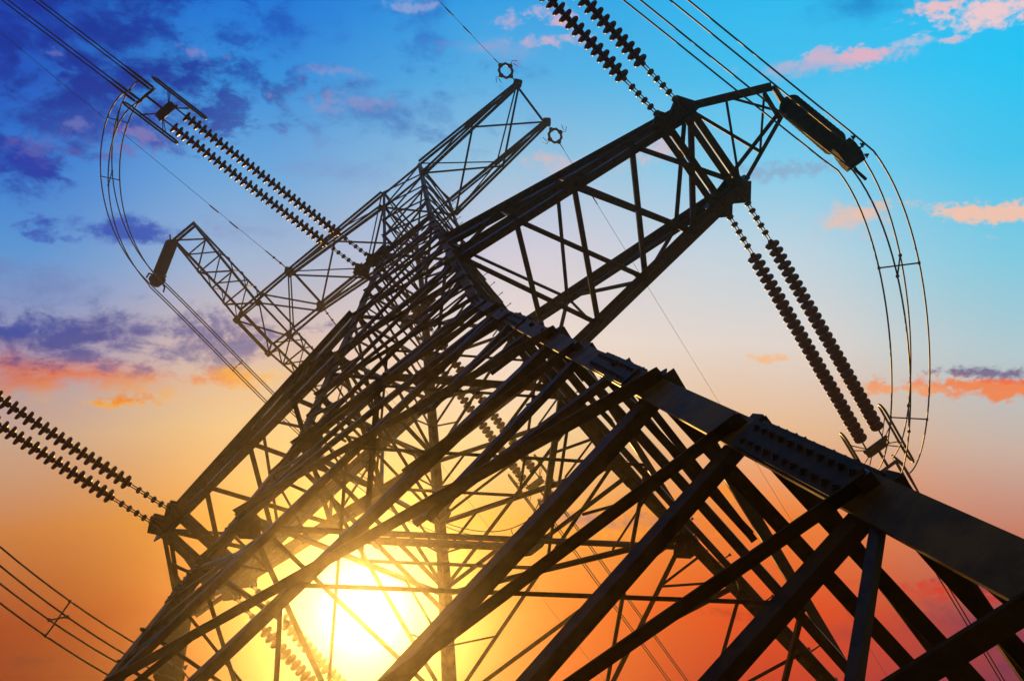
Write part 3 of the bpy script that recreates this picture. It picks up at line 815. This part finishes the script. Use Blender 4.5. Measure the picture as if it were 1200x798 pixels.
CLOUDS = [
 # u, v, ru, rv, colour, soft, density, tilt, noise
 (110, 40, 190, 75, (0, 44, 150), 1.0, .92, 0, 1.2), (90, 130, 130, 60, (0, 48, 152), 1.0, .8, 0, 1.2), (5, 200, 50, 50, (0, 50, 165), .8, .95, 0, .9), (240, 30, 70, 40, (0, 64, 175), 1.2, .7, 0, 1.2),
 (140, 160, 90, 34, (48, 72, 172), 1.0, .5, 0, 1.2), (40, 95, 60, 30, (0, 50, 152), 1.0, .7, 0, 1.2),
 (505, 45, 70, 60, (26, 104, 198), 1.2, .8, 0, 1.1), (480, 130, 140, 46, (62, 118, 192), 1.2, .75, 0, 1.2), (1010, 8, 80, 22, (16, 128, 204), 1.2, .8, 0, .8), (330, 40, 80, 40, (16, 96, 200), 1.2, .6, 0, 1.2), (400, 190, 90, 30, (120, 148, 208), 1.2, .5, 0, 1.2),
 (135, 272, 95, 20, (24, 78, 180), .7, .95, 0, .9), (70, 278, 40, 10, (34, 84, 184), .8, .8, 0, .9), (75, 335, 70, 30, (100, 128, 186), 1.2, .7, 0, 1.1), (290, 270, 80, 26, (130, 142, 196), 1.2, .6, 0, 1.1),
 (75, 438, 125, 27, (228, 100, 30), 1.3, .95, -.10, .8), (160, 455, 140, 24, (222, 140, 78), 1.8, .75, -.05, .9), (10, 420, 45, 40, (205, 92, 46), 1.4, .85, 0, .8), (60, 470, 80, 20, (226, 170, 96), 1.8, .7, 0, .8),
 (100, 396, 175, 33, (46, 70, 148), .8, .97, -.12, .85), (230, 410, 100, 28, (108, 110, 156), 1.0, .85, -.1, 1), (30, 385, 50, 16, (26, 72, 160), .8, .9, 0, .9),
 (210, 464, 110, 20, (238, 176, 64), 1.6, .85, -.03, .9), (262, 443, 62, 12, (230, 122, 48), 1.2, .85, 0, .8), (140, 472, 55, 10, (240, 168, 44), .8, .9, 0, .9), (310, 442, 60, 20, (248, 196, 80), 1.4, .6, 0, .9), (150, 468, 44, 9, (226, 112, 34), .9, .8, 0, .9),
 (590, 24, 30, 11, (206, 176, 206), .9, .75, 0, .9), (645, 46, 40, 8, (216, 180, 200), .9, .8, .25, .8), (622, 15, 30, 10, (206, 184, 212), .8, .8, 0, .8), (560, 55, 66, 15, (158, 168, 214), 1.2, .65, 0, 1.1), (480, 8, 26, 8, (150, 170, 220), .9, .7, 0, 1), (655, 25, 18, 9, (220, 180, 200), .7, .85, 0, .9),
 (395, 84, 42, 8, (150, 150, 206), 1.0, .5, 0, 1), (440, 120, 70, 9, (156, 152, 202), 1.2, .5, 0, 1.1), (380, 128, 24, 7, (140, 150, 206), 1, .5, 0, 1), (232, 60, 24, 9, (128, 134, 200), .8, .7, 0, 1), (160, 157, 26, 8, (134, 126, 188), .8, .7, 0, 1), (150, 175, 40, 14, (120, 110, 178), 1.0, .65, 0, 1), (62, 62, 10, 5, (120, 130, 200), .8, .7, 0, .8), (92, 145, 14, 8, (110, 120, 190), .9, .7, 0, .9), (45, 170, 30, 14, (96, 96, 176), 1, .6, 0, 1),
 (985, 68, 58, 10, (206, 182, 206), .9, .8, -.05, .8), (1008, 62, 26, 9, (230, 178, 198), .5, .95, 0, .6), (930, 80, 50, 12, (176, 178, 212), 1.0, .65, 0, .9), (968, 62, 22, 9, (206, 180, 206), .6, .85, 0, .8),
 (1152, 15, 62, 14, (246, 204, 206), .8, .95, .12, .8), (1096, 8, 28, 9, (240, 194, 200), .6, .95, 0, .7), (1076, 49, 26, 5, (206, 194, 216), 1.0, .7, .2, .8), (1115, 47, 14, 4, (220, 190, 210), .6, .8, 0, .7),
 (680, 195, 76, 18, (222, 190, 198), 1.5, .6, 0, 1.1), (645, 185, 30, 9, (230, 184, 182), 1.2, .55, 0, 1), (770, 175, 50, 14, (224, 190, 196), 1.0, .7, 0, 1), (1010, 250, 52, 18, (240, 192, 172), .8, .9, 0, 1), (1035, 240, 22, 8, (246, 186, 150), .7, .8, 0, .8), (1152, 249, 66, 12, (248, 196, 172), .7, .95, 0, .9), (910, 200, 60, 10, (140, 166, 200), 1.0, .7, 0, 1), (1040, 275, 60, 10, (196, 200, 214), 1.1, .6, 0, 1),
 (905, 420, 36, 6, (246, 186, 130), .8, .85, 0, .7), (1152, 454, 104, 14, (242, 130, 72), .6, .97, 0, .75), (1065, 456, 66, 7, (242, 162, 112), .8, .85, 0, .8), (1180, 438, 66, 8, (112, 100, 140), .7, .95, 0, .7), (1190, 447, 40, 4, (240, 100, 60), .7, .8, 0, .7),
 (700, 610, 80, 12, (168, 112, 112), .8, .85, .05, .7), (680, 625, 120, 10, (248, 152, 44), 1.0, .7, 0, .8), (850, 575, 70, 10, (248, 140, 30), .8, .8, .1, .8), (865, 718, 80, 8, (188, 46, 26), .9, .8, 0, .8), (855, 700, 50, 5, (196, 60, 30), .9, .7, 0, .8),
 (1090, 690, 80, 12, (212, 46, 34), 1.0, .85, 0, .9), (1150, 685, 40, 7, (90, 44, 80), 1.0, .7, 0, .8), (1160, 745, 80, 40, (56, 32, 92), 1.5, .75, 0, .9), (60, 772, 60, 9, (96, 28, 40), 1.2, .6, 0, .9), (1000, 745, 80, 16, (156, 46, 58), 1.4, .65, 0, .9)]
for (u, v, ru, rv, cc, soft, dens, tilt, amt) in CLOUDS:
    sky = mixc(patch(u, v, ru, rv, soft, dens, tilt, amt), sky, lin(cc))

# glow round the sun
cs = dot_(D, SUN_DIR)
ang = math_('ARCCOSINE', math_('MINIMUM', math_('MAXIMUM', cs, -1.0), 1.0))
def glow(r0, col, k, p=1.0):
    e = math_('EXPONENT', math_('MULTIPLY', math_('POWER', math_('DIVIDE', ang, r0), p), -1.0))
    n = nt.nodes.new('ShaderNodeVectorMath'); n.operation = 'SCALE'; n.inputs[0].default_value = tuple(x * k for x in col); nt.links.new(e, n.inputs['Scale'])
    return n.outputs[0]
def addc(a, b):
    n = nt.nodes.new('ShaderNodeVectorMath'); n.operation = 'ADD'; nt.links.new(a, n.inputs[0])
    if isinstance(b, tuple): n.inputs[1].default_value = b
    else: nt.links.new(b, n.inputs[1])
    n = n
    return n.outputs[0]
px = 1 / FPX
for g_ in ((33 * px, (1, .95, .84), 1.2, 2.2), (90 * px, (1, .80, .40), .3, 1.4)):
    sky = addc(sky, glow(g_[0], g_[1], g_[2], g_[3]))
# away from the sunset: dim Sky Texture plus an added warm fill for the steel
st = nt.nodes.new('ShaderNodeTexSky'); st.sky_type = 'NISHITA'; st.sun_disc = False
st.sun_elevation = math.asin(SUN_DIR.z); st.sun_rotation = math.atan2(SUN_DIR.x, SUN_DIR.y)
n = nt.nodes.new('ShaderNodeVectorMath'); n.operation = 'SCALE'; nt.links.new(st.outputs[0], n.inputs[0]); n.inputs['Scale'].default_value = 0.003
dusk = addc(n.outputs[0], (.10, .082, .048))
sky = mixc(smooth(c_, .60, .83), dusk, sky)
W.cycles.sampling_method = 'MANUAL'; W.cycles.sample_map_resolution = 512
bg = nt.nodes.new('ShaderNodeBackground'); nt.links.new(sky, bg.inputs['Color']); bg.inputs['Strength'].default_value = 1.0
wo = nt.nodes.new('ShaderNodeOutputWorld'); nt.links.new(bg.outputs[0], wo.inputs['Surface'])

# ------------------------------------------------------------------ render settings
sc.render.engine = 'CYCLES'
sc.view_settings.view_transform = 'Standard'; sc.view_settings.look = 'None'; sc.view_settings.exposure = 0; sc.view_settings.gamma = 1
sc.view_settings.use_curve_mapping = False
sc.cycles.use_denoising = True
sc.cycles.max_bounces = 6; sc.cycles.diffuse_bounces = 2; sc.cycles.glossy_bounces = 2; sc.cycles.volume_bounces = 0; sc.cycles.transparent_max_bounces = 8
sc.cycles.sample_clamp_indirect = 4.0
